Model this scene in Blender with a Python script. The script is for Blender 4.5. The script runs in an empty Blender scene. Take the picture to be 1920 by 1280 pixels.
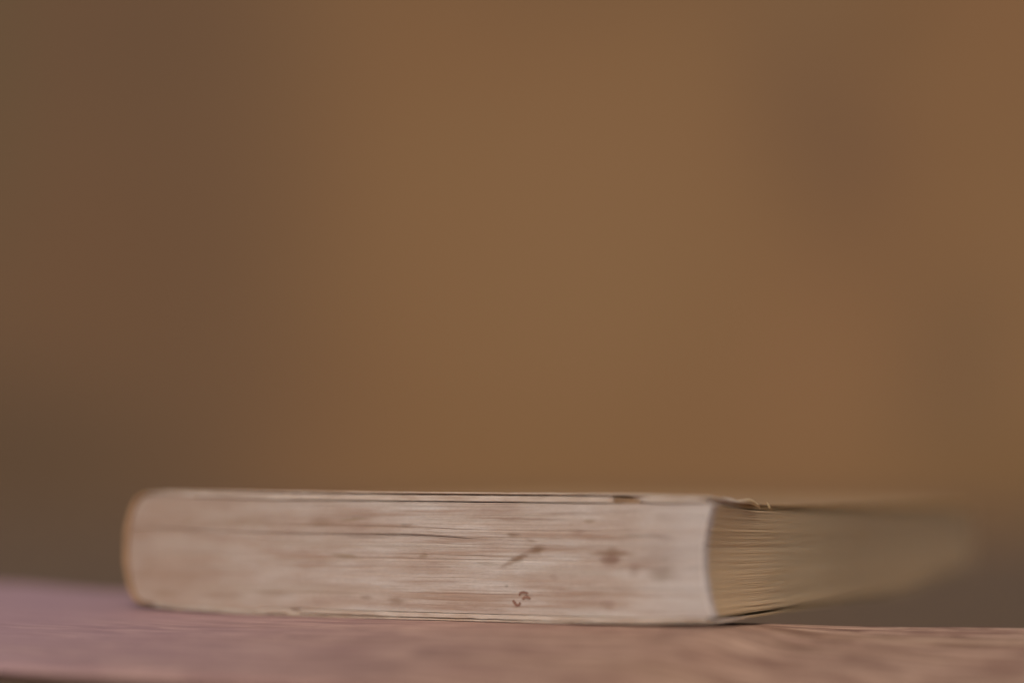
import bpy, bmesh, math, random
from math import sin, cos, pi, exp, radians
from mathutils import Vector, noise

random.seed(7)
S = bpy.context.scene
MM = 0.001
EYE = 0.150                      # eye height above the ground, metres

# ------------------------------------------------------------------ camera
cam_d = bpy.data.cameras.new('camera')
cam = bpy.data.objects.new('camera', cam_d)
S.collection.objects.link(cam)
cam.location = (0, 0, EYE)
cam.rotation_euler = (radians(90) + math.atan(0.0745), 0, 0)
cam_d.sensor_width = 36
cam_d.lens = 72.7
cam_d.clip_start = 0.01
cam_d.clip_end = 200
cam_d.dof.use_dof = True
cam_d.dof.focus_distance = 0.480
cam_d.dof.aperture_fstop = 2.45
S.camera = cam

# ------------------------------------------------------------------ sky and sun
SUN_EL, SUN_AZ = radians(40), radians(184)      # azimuth clockwise from +Y: behind the camera, to the left
w = bpy.data.worlds.new('World'); S.world = w; w.use_nodes = True
nt = w.node_tree; nt.nodes.clear()
sky = nt.nodes.new('ShaderNodeTexSky'); sky.sky_type = 'NISHITA'; sky.sun_disc = False
sky.sun_elevation = SUN_EL; sky.sun_rotation = SUN_AZ
sky.air_density = 1.0; sky.dust_density = 5.0; sky.ozone_density = 0.4
bg = nt.nodes.new('ShaderNodeBackground'); bg.inputs[1].default_value = 0.075
wo = nt.nodes.new('ShaderNodeOutputWorld')
nt.links.new(sky.outputs[0], bg.inputs[0]); nt.links.new(bg.outputs[0], wo.inputs[0])
sd = bpy.data.lights.new('sun', 'SUN'); sd.energy = 1.5; sd.angle = radians(25); sd.color = (1.0, 0.90, 0.78)
sun = bpy.data.objects.new('sun', sd); S.collection.objects.link(sun)
sdir = Vector((sin(SUN_AZ)*cos(SUN_EL), cos(SUN_AZ)*cos(SUN_EL), sin(SUN_EL)))
sun.rotation_euler = sdir.to_track_quat('Z', 'Y').to_euler(); sun.location = sdir*5
S.view_settings.view_transform = 'Standard'; S.view_settings.look = 'None'
S.view_settings.exposure = 0.0; S.view_settings.gamma = 1.0
S.cycles.use_denoising = True
S.cycles.max_bounces = 8

# ------------------------------------------------------------------ helpers
def smooth(a, b, t):
    t = max(0.0, min(1.0, (t-a)/(b-a))); return t*t*(3-2*t)
def interp(x, xs, ys):
    if x <= xs[0]: return ys[0]
    for i in range(1, len(xs)):
        if x <= xs[i]:
            t = (x-xs[i-1])/(xs[i]-xs[i-1]); t = t*t*(3-2*t)
            return ys[i-1] + (ys[i]-ys[i-1])*t
    return ys[-1]
def n1(x, y=0.0, z=0.0): return noise.noise(Vector((x, y, z)))

def obj(name, verts, faces, mat, parent=None, smooth_faces=False):
    me = bpy.data.meshes.new(name)
    me.from_pydata([(a*MM, b*MM, c*MM) for a, b, c in verts], [], faces)
    me.update()
    bm = bmesh.new(); bm.from_mesh(me); bmesh.ops.recalc_face_normals(bm, faces=bm.faces); bm.to_mesh(me); bm.free()
    if smooth_faces:
        for p in me.polygons: p.use_smooth = True
    me.materials.append(mat)
    o = bpy.data.objects.new(name, me); S.collection.objects.link(o)
    if parent: o.parent = parent
    return o
def tag(o, label=None, cat=None, kind=None):
    if label: o['label'] = label
    if cat: o['category'] = cat
    if kind: o['kind'] = kind

class NT:
    """small helper round a material's node tree"""
    def __init__(self, name, rough=0.85, spec=0.15):
        self.m = bpy.data.materials.new(name); self.m.use_nodes = True
        self.t = self.m.node_tree; self.b = self.t.nodes['Principled BSDF']
        self.b.inputs['Roughness'].default_value = rough
        self.b.inputs['Specular IOR Level'].default_value = spec
        self.co = self.t.nodes.new('ShaderNodeTexCoord').outputs['Object']
    def L(self, a, b): self.t.links.new(a, b)
    def val(self, s, v):
        if isinstance(v, (int, float)): s.default_value = v
        elif isinstance(v, tuple): s.default_value = v
        else: self.L(v, s)
    def mapping(self, scale=(1,1,1), loc=(0,0,0), rot=(0,0,0), src=None, kind='POINT'):
        n = self.t.nodes.new('ShaderNodeMapping'); n.vector_type = kind
        n.inputs['Scale'].default_value = scale; n.inputs['Location'].default_value = loc; n.inputs['Rotation'].default_value = rot
        self.L(src or self.co, n.inputs[0]); return n.outputs[0]
    def noise(self, vec, scale=1.0, detail=3.0, rough=0.55, col=False, dist=0.0):
        n = self.t.nodes.new('ShaderNodeTexNoise'); n.inputs['Scale'].default_value = scale
        n.inputs['Detail'].default_value = detail; n.inputs['Roughness'].default_value = rough
        n.inputs['Distortion'].default_value = dist
        self.L(vec, n.inputs['Vector']); return n.outputs['Color' if col else 'Fac']
    def ramp(self, fac, stops):
        n = self.t.nodes.new('ShaderNodeValToRGB'); e = n.color_ramp.elements
        while len(e) < len(stops): e.new(0.5)
        for i, (p, c) in enumerate(stops):
            e[i].position = p; e[i].color = (*c, 1) if isinstance(c, tuple) else (c, c, c, 1)
        self.L(fac, n.inputs[0]); return n.outputs[0]
    def math(self, op, a, b=0.0, c=None, clamp=False):
        n = self.t.nodes.new('ShaderNodeMath'); n.operation = op; n.use_clamp = clamp
        self.val(n.inputs[0], a); self.val(n.inputs[1], b)
        if c is not None: self.val(n.inputs[2], c)
        return n.outputs[0]
    def mix(self, fac, a, b, mode='MIX'):
        n = self.t.nodes.new('ShaderNodeMix'); n.data_type = 'RGBA'; n.blend_type = mode
        self.val(n.inputs[0], fac)
        for s, v in ((n.inputs[6], a), (n.inputs[7], b)):
            if isinstance(v, tuple): s.default_value = (*v, 1)
            else: self.L(v, s)
        return n.outputs[2]
    def maprange(self, v, a, b, c=0.0, d=1.0):
        n = self.t.nodes.new('ShaderNodeMapRange'); n.interpolation_type = 'SMOOTHSTEP'
        self.L(v, n.inputs[0])
        for i, q in enumerate((a, b, c, d)): n.inputs[i+1].default_value = q
        return n.outputs[0]
    def spot(self, vec, centre, radii, rot=0.0, soft=0.75, axis='Y'):
        """soft elliptic patch, 1 in the middle, 0 outside"""
        sub = self.t.nodes.new('ShaderNodeVectorMath'); sub.operation = 'SUBTRACT'
        self.L(vec, sub.inputs[0]); sub.inputs[1].default_value = centre
        r = self.mapping(scale=(1,1,1), rot=(0, rot, 0), src=sub.outputs[0])
        s = self.mapping(scale=tuple(1.0/q for q in radii), src=r)
        ln = self.t.nodes.new('ShaderNodeVectorMath'); ln.operation = 'LENGTH'
        self.L(s, ln.inputs[0])
        return self.maprange(ln.outputs[1], 1.0, 1.0-soft)
    def warp(self, amp, freq):
        """object coordinates shaken by noise, so that edges of stains are ragged"""
        c = self.noise(self.mapping(scale=freq), 1.0, 3.0, col=True)
        a = self.t.nodes.new('ShaderNodeVectorMath'); a.operation = 'SUBTRACT'; self.L(c, a.inputs[0]); a.inputs[1].default_value = (.5,.5,.5)
        m = self.t.nodes.new('ShaderNodeVectorMath'); m.operation = 'MULTIPLY'; self.L(a.outputs[0], m.inputs[0]); m.inputs[1].default_value = amp
        s = self.t.nodes.new('ShaderNodeVectorMath'); s.operation = 'ADD'; self.L(self.co, s.inputs[0]); self.L(m.outputs[0], s.inputs[1])
        return s.outputs[0]
    def color(self, c): 
        if isinstance(c, tuple): self.b.inputs['Base Color'].default_value = (*c, 1)
        else: self.L(c, self.b.inputs['Base Color'])
    def bump(self, h, strength, dist):
        n = self.t.nodes.new('ShaderNodeBump'); n.inputs['Strength'].default_value = strength; n.inputs['Distance'].default_value = dist
        self.L(h, n.inputs['Height']); self.L(n.outputs[0], self.b.inputs['Normal'])

# ------------------------------------------------------------------ materials
def mat_wall():
    k = NT('mottled_ochre_render', 0.95, 0.05)
    base = k.ramp(k.noise(k.mapping(scale=(.55, .55, .5)), 1.0, 2.0, .5), [(.3, (.218, .128, .066)), (.7, (.236, .144, .074))])
    fine = k.noise(k.mapping(scale=(2.0, 2.0, 1.2)), 1.0, 5.0, .6)
    base = k.mix(k.maprange(fine, .3, .7, 0.0, .35), base, (.240, .130, .070))
    wv = k.warp((.5, .5, .5), (.9, .9, .9))
    # discoloured areas of the wall: (x, z, rx, rz, amount, colour)
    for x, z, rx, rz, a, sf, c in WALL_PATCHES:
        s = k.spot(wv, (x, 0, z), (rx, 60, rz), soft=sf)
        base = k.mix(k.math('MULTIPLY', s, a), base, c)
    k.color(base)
    k.bump(fine, .3, .01)
    return k.m
WALL_PATCHES = [     # x, z, rx, rz, amount, softness, colour
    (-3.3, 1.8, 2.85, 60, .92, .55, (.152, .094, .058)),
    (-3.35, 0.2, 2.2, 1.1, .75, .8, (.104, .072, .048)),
    (-3.15, 3.2, .40, 3.0, .45, .9, (.120, .098, .056)),
    (-2.3, 2.9, 1.2, .8, .20, .9, (.120, .078, .052)),
    (-2.4, 1.5, 1.0, .9, .30, .9, (.165, .092, .052)),
    (.35, 1.6, 1.5, 1.7, .45, .9, (.262, .162, .086)),
    (.5, .35, 1.6, .35, .35, .9, (.225, .135, .062)),
    (1.88, 2.25, .75, 1.05, .62, .95, (.165, .100, .062)),
    (1.65, 2.85, .60, .9, .50, .95, (.185, .115, .068)),
    (1.95, 1.55, .35, .8, .35, .9, (.190, .112, .064)),
    (2.6, .85, .60, .9, .60, .95, (.172, .108, .064)),
    (.4, 3.35, 2.4, .55, .55, .9, (.185, .115, .064)),
    (2.3, 3.0, .5, .35, .6, .9, (.160, .098, .054)),
    (1.75, .95, .8, .7, .35, .9, (.262, .150, .082)),
    (3.0, 0.1, 1.3, .7, .65, .9, (.170, .104, .052)),
    (1.85, 3.2, .5, .4, .3, .9, (.225, .150, .080)),
]
def mat_ground():
    k = NT('dark_soil', 0.97, 0.05)
    n = k.noise(k.mapping(scale=(1.3, 1.3, 1.3)), 1.0, 6.0, .6)
    k.color(k.ramp(n, [(.3, (.150, .104, .071)), (.7, (.188, .127, .087))]))
    f = k.noise(k.mapping(scale=(60, 60, 60)), 1.0, 6.0, .7); k.bump(f, .8, .01)
    return k.m
def mat_board():
    k = NT('weathered_pink_wood', 0.62, 0.3)
    at = k.t.nodes.new('ShaderNodeAttribute'); at.attribute_name = 'grain'; k.co = at.outputs['Vector']
    wv = k.warp((.01, .0012, .0003), (20, 40, 60))
    g1 = k.noise(k.mapping(scale=(40, 300, 300), src=wv), 1.0, 4.0, .60)
    g2 = k.noise(k.mapping(scale=(60, 430, 430), src=wv, loc=(3, 1, 2)), 1.0, 3.0, .6)
    g3 = k.noise(k.mapping(scale=(8, 70, 70), src=wv, loc=(7, 4, 1)), 1.0, 3.0, .5)
    c = k.ramp(g1, [(.36, (.200, .102, .068)), (.48, (.375, .220, .155)), (.61, (.560, .370, .265))])
    c = k.mix(k.maprange(g2, .50, .60, 0, .90), c, (.160, .078, .050))
    c = k.mix(k.maprange(g3, .42, .72, 0, .40), c, (.35, .225, .130))
    # mauve cast of the lens blur, painted in toward the board's left end
    sep = k.t.nodes.new('ShaderNodeSeparateXYZ'); k.L(wv, sep.inputs[0])
    p = k.maprange(sep.outputs[0], .10, -.13, 0, .92)
    pn = k.noise(k.mapping(scale=(25, 60, 60)), 1.0, 4.0, .6)
    p = k.math('MULTIPLY', p, k.maprange(pn, .2, .6, .85, 1.0))
    c = k.mix(p, c, (.385, .240, .268))
    k.color(c); k.bump(g1, .35, .0006)
    return k.m

# stains on the page edges, in book coordinates: (x, z, rx, rz, tilt in degrees, amount, colour)
BR, RD, OL, GY = (.225, .132, .080), (.265, .150, .112), (.265, .178, .100), (.21, .160, .128)
STAINS = [
    (104.0, 14.6, 3.4, .75, 22, .95, BR), (108.6, 16.6, 2.4, .95, 12, .95, BR), (107.2, 18.6, 1.6, .4, -8, .5, BR), (100.6, 12.9, 1.9, .6, 20, .5, RD),
    (127.6, 16.0, 5.4, .62, 0, .85, BR), (127.2, 14.7, 2.8, 1.25, 0, .95, RD), (127.6, 16.8, 1.6, .6, 0, .5, BR),
    (139.4, 19.7, 3.2, .55, -4, .85, RD), (134.0, 20.0, 6.0, .35, 0, .6, GY), (139.5, 14.5, 5.5, 4.2, 0, .50, RD), (139.6, 11.6, 3.6, 1.9, 0, .75, BR), (140.2, 11.9, 1.3, 1.4, 0, .6, OL),
    (133.5, 13.3, 4.2, .8, 0, .6, RD), (132.8, 12.4, 1.6, 1.5, 0, .45, RD), (146.9, 13.1, 3.0, .55, 0, .6, BR), (140.2, 14.9, 1.0, .7, 0, .5, OL),
    (51.1, 22.6, 4.0, 1.0, 0, .55, BR), (58.2, 14.6, 4.4, .55, -4, .70, OL), (79.3, 15.0, 1.1, .7, 0, .6, OL), (72.3, 4.4, 2.5, .9, 0, .65, BR), (64.2, 4.9, 1.7, .6, 0, .5, BR),
    (23.8, 4.6, 8.0, .9, 0, .55, BR), (38.0, 5.3, 5.5, 1.0, 0, .45, BR), (6.0, 4.6, 5.0, 1.0, 0, .5, BR), (60.5, 23.2, 5.0, .35, 3, .7, OL), (75.0, 22.0, 1.6, .4, 0, .5, GY),
    (102.8, 19.9, 1.9, .45, -3, .75, BR), (96.0, 13.3, 3.0, .35, 0, .35, GY), (126.4, 4.6, 2.0, 1.0, 0, .45, RD), (118.8, 20.9, 2.0, .7, 0, .45, RD), (121.9, 23.2, 1.5, .45, 0, .6, OL),
    (12.0, 21.3, 10.0, 1.1, 2, .40, RD), (28.0, 22.8, 12.0, 1.4, 0, .35, OL), (13.0, 22.9, 2.4, .7, 0, .4, OL), (86.0, 9.0, 5.0, .5, 0, .25, RD), (45.0, 9.0, 8.0, .9, 0, .25, RD),
    (140.0, 24.3, 2.6, 1.0, 0, .35, RD), (118.0, 24.9, 8.0, .4, 0, .45, RD), (104.0, 23.6, 14.0, .35, -1, .65, RD), (99.0, 25.5, 12.0, .35, 0, .45, RD), (130.0, 25.4, 6.0, .35, 0, .4, RD),
    (85.0, 2.9, 14.0, .5, 0, .35, RD), (101.0, 8.2, .6, .3, 0, .6, GY), (113.0, 10.5, 1.2, .8, 0, .3, RD), (0.5, 12.0, 3.0, 8.0, 0, .25, RD),
]
def paper_sss(k):
    k.b.inputs['Subsurface Weight'].default_value = .5
    k.b.inputs['Subsurface Scale'].default_value = .0012
    k.b.inputs['Subsurface Radius'].default_value = (1, .8, .6)
def mat_pages():
    k = NT('aged_page_edges', 0.95, 0.04)
    hn = k.noise(k.mapping(scale=(9, 9, 1500)), 1.0, 3.0, .6)
    hm = k.noise(k.mapping(scale=(15, 15, 380), loc=(2, 5, 1)), 1.0, 4.0, .6)
    bl = k.noise(k.mapping(scale=(45, 30, 160), loc=(5, 1, 8)), 1.0, 4.0, .6)
    gr = k.noise(k.mapping(scale=(900, 900, 2500)), 1.0, 2.0, .6)
    c = k.ramp(bl, [(.30, (.485, .350, .295)), (.46, (.590, .455, .392)), (.62, (.700, .590, .535))])
    c = k.mix(k.maprange(hm, .49, .66, 0, .80), c, (.415, .262, .198))
    c = k.mix(k.maprange(hm, .48, .30, 0, .40), c, (.57, .49, .42))
    c = k.mix(k.maprange(hn, .54, .74, 0, .60), c, (.32, .225, .165))
    c = k.mix(k.maprange(gr, .3, .8, 0, .18), c, (.28, .21, .16))
    wv = k.warp((.0030, .003, .00075), (260, 260, 700))
    for x, z, rx, rz, t, a, col in STAINS:
        a *= .80
        s = k.spot(wv, (x*MM, 0, z*MM), (rx*MM*1.35, .020, rz*MM*1.5), rot=radians(t), soft=.85)
        c = k.mix(k.math('MULTIPLY', s, a), c, col)
    # paper browner toward the spine; shade of the fore-edge painted into its brown
    sep = k.t.nodes.new('ShaderNodeSeparateXYZ'); k.L(wv, sep.inputs[0])
    c = k.mix(k.maprange(sep.outputs[0], .085, -.01, 0, .68), c, (.395, .268, .205))
    c = k.mix(k.maprange(sep.outputs[0], .128, .149, 0, .60), c, (.66, .575, .545))  # lilac brightening of the near corner, a lens tint put into the colour
    fore_shade = k.math('MULTIPLY', k.maprange(sep.outputs[1], .0015, .0055), .85)
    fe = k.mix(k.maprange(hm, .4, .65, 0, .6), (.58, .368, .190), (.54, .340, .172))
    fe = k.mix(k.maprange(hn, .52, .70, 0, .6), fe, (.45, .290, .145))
    c = k.mix(fore_shade, c, fe)
    c = k.mix(k.maprange(sep.outputs[1], .040, .120, 0, .9), c, (.45, .290, .172))  # fore-edge dimming toward its far end is painted in by colour
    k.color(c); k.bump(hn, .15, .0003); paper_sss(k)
    return k.m
def mat_paper(name, light, dark, yellow=None):
    k = NT(name, 0.92, 0.06)
    n = k.noise(k.mapping(scale=(120, 120, 500)), 1.0, 4.0, .6)
    c = k.ramp(n, [(.35, dark), (.62, light)])
    if yellow:
        sep = k.t.nodes.new('ShaderNodeSeparateXYZ'); k.L(k.co, sep.inputs[0])
        c = k.mix(k.math('MULTIPLY', k.maprange(sep.outputs[1], .006, .026), .95), c, yellow)
    k.color(c); k.bump(n, .3, .0003); paper_sss(k)
    return k.m
def mat_spine():
    k = NT('tan_spine_cloth', 0.6, 0.25)
    n = k.noise(k.mapping(scale=(300, 60, 300)), 1.0, 4.0, .6)
    k.color(k.ramp(n, [(.3, (.26, .160, .095)), (.7, (.36, .225, .135))])); k.bump(n, .4, .0004)
    return k.m
def mat_plain(name, c, c2, sc, rough=.9, spec=.1):
    k = NT(name, rough, spec)
    n = k.noise(k.mapping(scale=(sc, sc, sc)), 1.0, 5.0, .6)
    k.color(k.ramp(n, [(.3, c), (.7, c2)])); k.bump(n, .5, .002)
    return k.m

# ------------------------------------------------------------------ the setting: ground, wall
def build_ground():
    n = 24; R = 60000
    vs, fs = [], []
    for j in range(n+1):
        for i in range(n+1):
            x = -R + 2*R*i/n; y = -R + 2*R*j/n
            vs.append((x, y, 0))
    for j in range(n):
        for i in range(n):
            a = j*(n+1)+i; fs.append((a, a+1, a+n+2, a+n+1))
    g = obj('ground', vs, fs, mat_ground()); tag(g, 'dark brown bare ground far out of focus behind the book', kind='structure')
def box(x0, x1, y0, y1, z0, z1):
    vs = [(x, y, z) for z in (z0, z1) for y in (y0, y1) for x in (x0, x1)]
    fs = [(0,2,3,1),(4,5,7,6),(0,1,5,4),(2,6,7,3),(0,4,6,2),(1,3,7,5)]
    return vs, fs
def build_wall():
    vs, fs = box(-14000, 14000, 0, 350, -50, 4600)
    o = obj('wall', vs, fs, mat_wall()); o.location = (0, 12.0, 0)
    tag(o, 'mottled ochre brown wall far out of focus behind the book', 'wall', 'structure')
    b = o.modifiers.new('edge', 'BEVEL'); b.width = .03; b.segments = 2

# ------------------------------------------------------------------ the board
# board coordinates (mm): l along the board, w from its back edge toward the camera, z up from the eye level
ANG = math.atan2(-.4226, .9063)
FAR_L = [-560, -330, -164, -118, -78, -46, 30, 60, 95, 130, 560]
FAR_Z = [-22.0, -23.0, -24.9, -26.5, -28.1, -29.0, -29.1, -29.9, -30.1, -29.8, -30.5]
CREST_Z = [-23.5, -24.5, -26.6, -27.9, -28.6, -29.05, -29.0, -28.8, -33.4, -36.3, -37.0]
NEAR_Z = [-32.3, -32.6, -33.2, -33.6, -34.3, -35.2, -36.5, -40.0, -45.0, -50.0, -52.0]
def board_z(l, w):
    """the worn board's surface: back edge, crest under the front of the book, near edge"""
    f, c, n = (interp(l, FAR_L, q) for q in (FAR_Z, CREST_Z, NEAR_Z))
    if 60 < l < 73: c = interp(l, [60, 73], [-28.8, -28.4])
    elif 73 <= l < 95: c = interp(l, [73, 95], [-28.4, -33.4])
    if w < 52: return f + (c-f)*(max(0, w)/52)**1.1
    t = (w-52)/83
    return c + (n-c)*(t**1.35)
def build_board():
    ls = []
    l = -560
    while l <= 560:
        ls.append(l); l += 4 if -200 < l < 180 else 20
    ws = [0, .4, 1, 2, 4, 7] + [7+i*4 for i in range(1, 31)] + [129.5, 131.5, 133, 134.2, 134.9, 135.2, 135.0]
    T = 7.0
    vs, fs = [], []
    cols = []
    for l in ls:
        back = 13*exp(-((l-62)/55)**2)
        edge = 0.35*n1(l*.03, 5) + .15*n1(l*.15, 9)
        prof = []
        for i, w in enumerate(ws):
            ww = back + edge + w*(135.2-back)/135.2
            z = board_z(l, w)
            z += .10*n1(l*.012, w*.35, 3) + .05*n1(l*.05, w*1.1, 8)
            if w < 2: z -= .5*(1-w/2)**2
            if w > 129: z -= 1.9*(1-math.sqrt(max(0, 1-((w-129)/6.3)**2)))
            prof.append((l, -ww, z))
        zb = prof[-1][2]
        prof.append((l, -(134.0), zb-1.6)); prof.append((l, -131.0, zb-2.4)); prof.append((l, -100, zb-3.0))
        prof.append((l, -40-back*.5, board_z(l, 40)-T-.5)); prof.append((l, -(back+1.2), board_z(l, 0)-T))
        prof.append((l, -(back+edge+.1), board_z(l, 0)-T+1.2))
        cols.append(prof)
    m = len(cols[0])
    for p in cols: vs += p
    for i in range(len(cols)-1):
        for j in range(m):
            a = i*m+j; b = i*m+(j+1) % m
            fs.append((a, b, b+m, a+m))
    fs.append(tuple(range(m))[::-1]); fs.append(tuple((len(cols)-1)*m+j for j in range(m)))
    o = obj('wooden_board', vs, fs, mat_board(), smooth_faces=True)
    ga = o.data.attributes.new('grain', 'FLOAT_VECTOR', 'POINT')
    for i, v in enumerate(vs):
        l_, w_ = v[0], max(0, min(135, -v[1]))
        ga.data[i].vector = (l_*MM, (w_ + .2*(math.hypot(l_, 40)+l_)/2)*MM, (v[2]-board_z(l_, w_) if w_ > 128 else 0)*MM)
    for p in o.data.polygons:
        if len(p.vertices) > 4: p.use_smooth = False
    o.location = (0, .5335, EYE); o.rotation_euler = (0, 0, ANG)
    tag(o, 'faded pinkish brown weathered wooden board with fine grain under the book', 'board')
def board_world(l, w):
    c, s = cos(ANG), sin(ANG)
    return (c*l + s*w, 533.5 + s*l - c*w)
def build_supports():
    m = mat_plain('grey_brown_stone', (.16, .13, .10), (.24, .20, .16), 40)
    for i, (l, lab) in enumerate(((-430, 'squat grey brown stone block propping the near end of the wooden board'),
                                  (430, 'squat grey brown stone block propping the far end of the wooden board'))):
        x, y = board_world(l, 70)
        top = EYE*1000 + board_z(l, 135) - 3.0 - 3.6
        vs, fs = box(-45, 45, -52, 52, 0, top)
        o = obj('stone_block', vs, fs, m); o.location = (x*MM, y*MM, 0); o.rotation_euler = (0, 0, ANG)
        b = o.modifiers.new('edge', 'BEVEL'); b.width = .006; b.segments = 3
        tag(o, lab, 'stone block'); o['group'] = 'stone blocks under the board'
    # a dark post carries the part of the book that reaches behind the board
    vs, fs = box(-32, 32, -26, 26, 0, EYE*1000 - 28.9 + .9)
    o = obj('wooden_block', vs, fs, mat_plain('dark_wood', (.05, .03, .02), (.09, .055, .035), 50))
    o.location = (.012, .618, 0); o.rotation_euler = (0, 0, radians(-25.9))
    b = o.modifiers.new('edge', 'BEVEL'); b.width = .003; b.segments = 2
    tag(o, 'short dark wooden block under the back of the book, hidden behind it', 'wooden block')

# ------------------------------------------------------------------ the book
W, D = 151.7, 240.0
def zb(x, d):
    z = interp(x, [-8, 2, 12, 32, 60, 110, 130, 152], [2.8, 1.45, .8, .1, 0, .1, .45, 1.25])
    return z + .0*d - .12*smooth(0, 40, d) + 6.0*smooth(70, 152, x)*smooth(140, 240, d)
def zt(x, d):
    z = 30.4 - 1.2*max(0, x)/W - .35*smooth(128, 152, x)
    z += interp(x, [-8, 2, 9], [-2.6, -.45, 0])
    return z - 2.1*(1-exp(-d/20.0)) - .0055*d
def zin_b(x, d): return zb(x, d) + interp(x, [2, 30, 40, 110, 135, 152], [.9, 1.2, 1.85, 1.75, 1.4, 1.1])
def zin_t(x, d): return zt(x, d) - interp(x, [2, 20, 40, 125, 135, 152], [1.0, 1.9, 2.35, 2.35, 2.1, 1.6])
def bend(v): c = 2*v-1; return -4.6*(1-c*c)

def build_pages(parent, mat):
    N = 112
    xs_t = [0, .002, .006] + [i/104 for i in range(1, 104)] + [.994, .998, 1]
    ds = [0.5, 1.2, 2.2, 3.5, 5] + [5+i*3 for i in range(1, 24)] + [80+i*12 for i in range(0, 10)] + [D]
    vs, fs = [], []
    kc = min(range(N), key=lambda k: abs(2 + (k+1)/N*25.5 - 20.05))      # the leaf above the long parting
    for k in range(N):
        va, vb = k/N, (k+1)/N
        vm = (va+vb)/2
        b = bend(vm)
        x0, x1 = .9 - 6.2*(4*vm*(1-vm))**.32, W - .4 + b*.50
        off = abs(random.gauss(0, .04)) + (.12 if random.random() < .07 else 0)
        off2 = abs(random.gauss(0, .05)) + (.12 if random.random() < .10 else 0)
        ph = random.uniform(0, 99)
        x1 += random.gauss(0, .05)
        path = []
        for d in (D, 150, 100, 60, 30, 12, 4, 1.0): path.append((x0 - off*.3, d, -1, 0))
        for t in xs_t:
            x = x0 + (x1-x0)*t
            c = .45*(max(0, 1-(x-x0)/1.2)**2 + max(0, 1-(x1-x)/1.0)**2)
            path.append((x, off + c + .05*n1(x*.09, ph) + .035*n1(x*.6, ph), 0, -1))
        for d in ds: path.append((x1 - b*.40*smooth(6, 45, d) - off2*smooth(0, 6, d) + (.06*n1(d*.12, ph) + .03*n1(d*.5, ph)), d, 1, 0))
        # parting between this leaf and its neighbours
        def gap(kk, x, d):
            if kk < 0 or kk >= N-1: return 0.0
            g = max(0.0, .004 + .050*n1(x*.08 + kk*7.3, kk*3.1, d*.03))
            if kk == kc-1:
                g += interp(x, [-4, 20, 45, 62, 74, 86, 95], [.14, .22, .26, .34, .58, .46, 0.0])
            if kk == kc-4: g += interp(x, [55, 62, 68, 74], [0, .14, .10, 0])
            if kk == kc-2: g += interp(x, [60, 70, 80, 90], [0, .10, .08, 0])
            if d > 6:
                g += .10*max(0, n1(kk*5.7, d*.02, 4) - .05)*smooth(6, 20, d)*smooth(90, 30, d) if False else 0
                g += (.06 if (kk*37) % 11 == 0 else 0)*smooth(3, 12, d)*(1-smooth(40, 90, d))
            if kk != kc-1: g *= 1-.6*smooth(2, 9, d)
            return min(g, .65)
        n = len(path); base = len(vs)
        for (x, d, nx, ny) in path:
            zl, zh = zin_b(x, d), zin_t(x, d)
            def zz(v):
                z = zl + v*(zh-zl)
                z += .10*n1(x*.03, v*6) * sin(pi*v)
                z -= .55*smooth(72, 96, x)*exp(-((z-20.2)/2.6)**2)*(1-smooth(0, 40, d)*.5)
                return z
            lo = zz(va) + gap(k-1, x, d)*.5; hi = zz(vb) - gap(k, x, d)*.5
            if hi < lo + .05: hi = lo + .05
            e = min(.03, (hi-lo)*.15)
            ix, iy = (x - nx*.8, d - ny*.8)
            ix = max(x0+1.0, min(x1-1.0, ix)); iy = max(.7, min(D-.5, iy))
            vs.append((ix, iy, zz(va))); vs.append((x, d, lo)); vs.append((x, d, hi)); vs.append((ix, iy, zz(vb)))
        for i in range(n-1):
            a = base + i*4; c2 = a + 4
            for j in range(3): fs.append((a+j, c2+j, c2+j+1, a+j+1))
    # the solid core behind the leaf edges
    cb = len(vs); nx_, nv = 16, 8
    ring = []
    for j in range(nv+1):
        v = j/nv; b = bend(v)
        row = []
        b *= 1.2
        pts = [(b+3.2, D)] + [(b+3.2, d) for d in (120, 40, 3.2)] + [(b+3.2 + (W-7+b*-.4 - 3.2)*i/nx_, 3.0) for i in range(1, nx_+1)] + [(W-3.8+b*.6, d) for d in (8, 20, 40, 80, 120, 160, D)]
        for (x, d) in pts:
            zl, zh = zin_b(x, d), zin_t(x, d); row.append(len(vs)); vs.append((x, d, zl + v*(zh-zl)))
        ring.append(row)
    for j in range(nv):
        for i in range(len(ring[0])-1): fs.append((ring[j][i], ring[j][i+1], ring[j+1][i+1], ring[j+1][i]))
        fs.append((ring[j][-1], ring[j][0], ring[j+1][0], ring[j+1][-1]))
    fs.append(tuple(ring[0])); fs.append(tuple(ring[-1]))
    me = bpy.data.meshes.new('page_block'); me.from_pydata([(a*MM, b_*MM, c*MM) for a, b_, c in vs], [], fs); me.update(); me.materials.append(mat)
    o = bpy.data.objects.new('page_block', me); S.collection.objects.link(o); o.parent = parent; o['kind'] = 'stuff'
    return o

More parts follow.
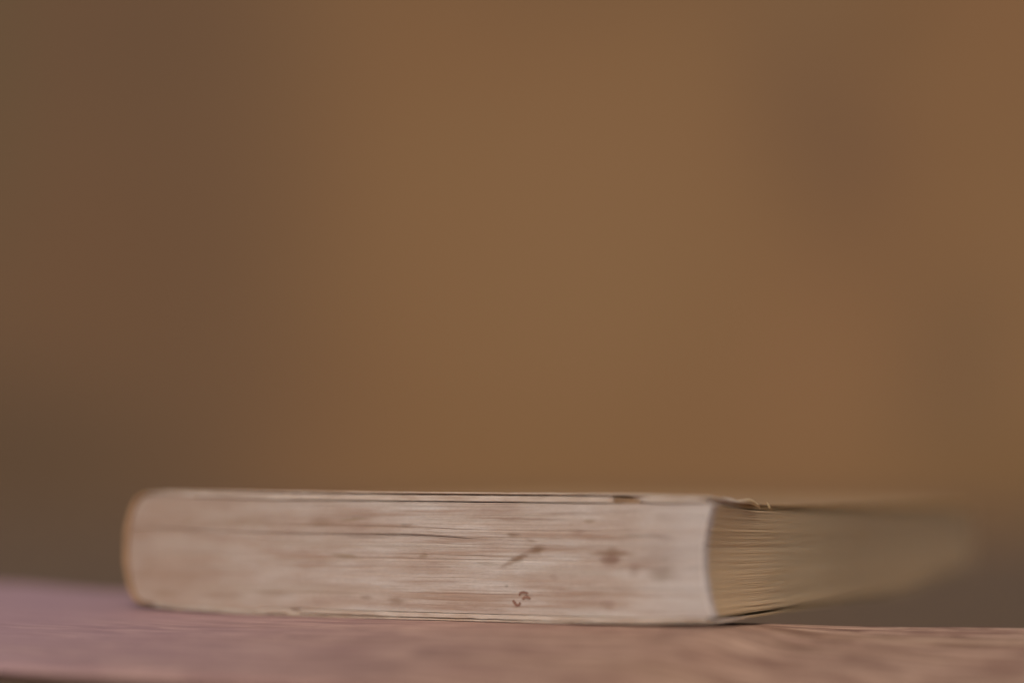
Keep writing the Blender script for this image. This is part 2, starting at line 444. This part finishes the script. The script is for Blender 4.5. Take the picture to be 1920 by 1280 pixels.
def sheet(name, parent, mat, x_a, x_b, lo, hi, front, side, d_end=D, step=1.1, label=None):
    """a thin sheet of paper or card: lo/hi(x, d) are its faces, front(x) the ragged edge toward the camera, side(d) that of the fore-edge"""
    nx = max(6, int((x_b-x_a)/step)); dl = [0, .2, .4, .6, 1.2, 2.5, 4, 6, 9, 12, 16, 20, 26, 33, 42, 54, 70, 90, 115, 145, 172, d_end]
    vs, fs = [], []
    m = len(dl)
    for i in range(nx+1):
        t = i/nx
        for d0 in dl:
            xe = x_b + side(d0); x = x_a + (xe-x_a)*t
            f = front(x); d = f + d0*(d_end-f)/d_end
            vs.append((x, d, lo(x, d))); vs.append((x, d, hi(x, d)))
    q = lambda i, j, s: (i*m+j)*2+s
    for i in range(nx):
        for j in range(m-1):
            fs.append((q(i,j,0), q(i,j+1,0), q(i+1,j+1,0), q(i+1,j,0)))
            fs.append((q(i,j,1), q(i+1,j,1), q(i+1,j+1,1), q(i,j+1,1)))
        fs.append((q(i,0,0), q(i+1,0,0), q(i+1,0,1), q(i,0,1)))
        fs.append((q(i,m-1,0), q(i,m-1,1), q(i+1,m-1,1), q(i+1,m-1,0)))
    for j in range(m-1):
        fs.append((q(0,j,0), q(0,j,1), q(0,j+1,1), q(0,j+1,0)))
        fs.append((q(nx,j,0), q(nx,j+1,0), q(nx,j+1,1), q(nx,j,1)))
    o = obj(name, vs, fs, mat, parent)
    if label: o['label'] = label
    return o

def build_book():
    root = bpy.data.objects.new('book', None); S.collection.objects.link(root); root.empty_display_size = .02
    ex = Vector((.8997, -.4364)); c = Vector((.0443, .4553)) - ex*W*MM
    root.location = (c.x, c.y, EYE - .0289); root.rotation_euler = (0, 0, math.atan2(-.4364, .8997))
    tag(root, 'old worn paperback book lying flat on the wooden board, stained page edges toward the viewer', 'book')
    pages, cover = mat_pages(), mat_paper('worn_cover_card', (.52, .42, .36), (.40, .30, .24), (.29, .20, .115))
    leafm = mat_paper('loose_leaf_paper', (.54, .46, .41), (.43, .34, .285), (.42, .29, .15))
    build_pages(root, pages)
    rag = lambda s, a: (lambda x: a*(n1(x*.22, s) + .6*n1(x*.9, s+3)))
    # upper cover
    th = lambda x, d: .34
    sheet('cover', root, cover, .8, W+.1, lambda x, d: zt(x, d)-.34-.05*n1(x*.2, 1), lambda x, d: zt(x, d)+.03*n1(x*.15, d*.1), lambda x: -.35+.6*rag(2, .25)(x) + 1.3*smooth(149, 152.2, x)**2,
          lambda d: .3*n1(d*.2, 11)+.25*n1(d*.6, 4)-1.0*exp(-(d/2.5)**2) - .2)
    # leaf stuck under the upper cover near its corner
    sheet('endpaper', root, leafm, 131, W-.9, lambda x, d: zt(x, d)-.36 + (zin_t(x, d)+.30-zt(x, d)+.36)*smooth(130, 136, x), lambda x, d: zt(x, d)-.36, lambda x: -.15+rag(5, .2)(x)+.9*smooth(137, 131, x)+1.0*smooth(148, 151, x),
          lambda d: .2*n1(d*.2, 31)-.8*exp(-(d/2.5)**2), label='pale leaf stuck under the cover near its corner')
    # loose leaves under the cover, deckled
    def top_hi(x, d):
        g = interp(x, [3, 14, 40, 60, 127, 135], [.42, .55, .85, .95, .95, 1.0])
        return zt(x, d) - .36 - max(0, g-.36-.20*n1(x*.35, 7)-.16*n1(x*.8, 2)*smooth(30, 50, x))*(1-.95*smooth(0, .6, d))
    def top_lo(x, d): return zt(x, d) - interp(x, [3, 14, 40, 127, 135], [.8, 1.5, 2.05, 2.05, 2.1]) + .05*n1(x*.5, 17)
    sheet('loose_leaf', root, leafm, 3, 127.6, top_lo, top_hi, lambda x: -.25+rag(8, .22)(x)+.7*smooth(126, 127.6, x), lambda d: .2*n1(d*.4, 3), label='pale ragged leaves between upper cover and pages')
    # a browned torn remnant beside it
    sheet('loose_leaf', root, mat_paper('browned_paper', (.34, .23, .15), (.26, .17, .11)), 127.9, 134, lambda x, d: zt(x, d)-2.0, lambda x, d: zt(x, d)-.85-.3*(x-128)/6, lambda x: .35+rag(9, .2)(x), lambda d: 0, label='browned torn leaf remnant under the upper cover')
    # lower loose leaves and lower cover
    def low_gap(x): return interp(x, [18, 34, 42, 60, 75, 100, 125, 150], [.10, .15, .45, .50, .30, .28, .12, .10])
    th_l = lambda x: .36 + .10*n1(x*.3, 21)
    sheet('cover', root, cover, 2, W+.1, lambda x, d: zb(x, d) + .02*n1(x*.3, 4), lambda x, d: zb(x, d)+th_l(x)+.25*exp(-((x-54)/6)**2)*0, lambda x: -.45+rag(12, .35)(x)+.8*exp(-((x-37)/1.6)**2)+1.2*smooth(149, 152.2, x)**2,
          lambda d: .5+.25*n1(d*.2, 15)-1.0*exp(-(d/2.5)**2))
    sheet('loose_leaf', root, leafm, 3, W-2.0, lambda x, d: zb(x, d)+th_l(x)+(low_gap(x)+.13*n1(x*.30, 27)+.08*n1(x*.9, 6))*(1-.95*smooth(0, .6, d)), lambda x, d: max(zb(x, d)+th_l(x)+low_gap(x)+.2, zin_b(x, d)-.10-.06*(1+n1(x*.2, 33))), lambda x: -.15+rag(18, .25)(x)+.8*exp(-((x-44)/2.0)**2),
          lambda d: .2*n1(d*.4, 6)-1.2*smooth(0, 20, d), label='pale ragged leaves between lower cover and pages')
    # rounded spine: a band of tan cloth round the backs of the pages
    vs, fs = [], []
    n = 26; dl = [-.3, .2, 1, 5, 20, 60, 120, D]
    for j, d in enumerate(dl):
        for i in range(n+1):
            a = -1 + 2*i/n
            v = (a+1)/2
            z = zb(3, d) + v*(zt(3, d)-zb(3, d))
            z = zb(3, d)+.1 + (zt(3, d)-zb(3, d)-.2)*(.5+.5*sin(a*pi/2))
            q_ = max(0, cos(a*pi/2))
            xo = 3.4 - 8.8*q_**.56 - 1.10*q_**.5 + .15*n1(i*.4, d*.1)
            xi = 3.6 - 8.6*q_**.60
            zi = z + (.32 if a < 0 else -.32)*abs(a)
            dd = d + (.25*n1(i*.5, 3) if j < 2 else 0)
            vs.append((xo, dd, z)); vs.append((xi, dd, zi))
    m = (n+1)*2
    for j in range(len(dl)-1):
        for i in range(n):
            a = j*m+i*2
            fs.append((a, a+2, a+m+2, a+m)); fs.append((a+1, a+m+1, a+m+3, a+3))
    for i in range(n): fs.append((i*2, i*2+1, i*2+3, i*2+2))
    obj('spine', vs, fs, mat_spine(), root, smooth_faces=False)['label'] = 'rounded tan spine with a worn edge'
    # frayed paper bits at the upper corner
    vs, fs = [], []
    def frag(pts, r):
        b0 = len(vs)
        for q, (x, y, z) in enumerate(pts):
            rr = r*(1-.6*abs(2*q/(len(pts)-1)-1)**2)
            for s in range(5):
                a = 2*pi*s/5
                vs.append((x + rr*cos(a)*.6, y + rr*cos(a)*.8, z + rr*sin(a)))
        for q in range(len(pts)-1):
            for s in range(5):
                a = b0+q*5+s; b2 = b0+q*5+(s+1) % 5
                fs.append((a, b2, b2+5, a+5))
        fs.append(tuple(b0+s for s in range(5))[::-1]); fs.append(tuple(b0+(len(pts)-1)*5+s for s in range(5)))
    def fz(d): return zt(W, d)
    frag([(W+.4, 13, fz(13)-.2), (W+.8, 17, fz(17)+.1), (W+.9, 20, fz(20)+.35), (W+.9, 23, fz(23)+.1), (W+1.0, 26, fz(26)-.5), (W+.9, 28, fz(28)-1.0)], .60)
    frag([(W+.9, 33.2, fz(33)+.35), (W+1.1, 33.6, fz(34)-.1), (W+1.2, 34.0, fz(34)-.7), (W+1.1, 35.4, fz(34)-1.1)], .34)
    frag([(W+.2, 5, fz(5)+.0), (W+.5, 9, fz(9)-.15), (W+.6, 13, fz(13)-.05)], .42)
    obj('paper_fray', vs, fs, leafm, root)
    # red-brown mark printed on the page edges: three short strokes
    ink = mat_plain('red_brown_ink', (.24, .125, .095), (.31, .18, .14), 1400)
    vs, fs = [], []
    def stroke(pts, wd):
        b0 = len(vs); n = len(pts)
        for i, (x, z) in enumerate(pts):
            x2, z2 = pts[min(i+1, n-1)]; x1, z1 = pts[max(i-1, 0)]
            tx, tz = x2-x1, z2-z1; L = math.hypot(tx, tz) or 1
            nxx, nz = -tz/L, tx/L
            r = 1.2*wd*(.75+.35*sin(pi*(i+.5)/n))
            y = -.16 + .0*i
            for s, yy in ((1, y), (-1, y), (-1, y+.35), (1, y+.35)):
                vs.append((x+s*nxx*r, yy, z+s*nz*r))
        for i in range(n-1):
            a = b0+i*4
            for s in range(4): fs.append((a+s, a+(s+1) % 4, a+4+(s+1) % 4, a+4+s))
        fs.append((b0, b0+1, b0+2, b0+3)); fs.append(tuple(b0+(n-1)*4+s for s in (3, 2, 1, 0)))
    o_ = []
    mk = lambda px: px
    stroke([(104.3, 6.55), (104.7, 6.85), (105.4, 7.0), (106.1, 6.85), (106.5, 6.7)], .19)
    stroke([(105.2, 5.35), (105.6, 5.75), (106.2, 5.9), (106.8, 5.7), (107.0, 5.35)], .24)
    stroke([(102.7, 5.05), (103.2, 4.45), (103.7, 3.9), (104.2, 4.0), (104.6, 4.55)], .24)
    stroke([(104.35, 6.5), (104.45, 6.1)], .13)
    obj('ink_mark', vs, fs, ink, root)['label'] = 'small red brown stamped mark on the page edges'

build_ground()
build_wall()
build_board()
build_supports()
build_book()
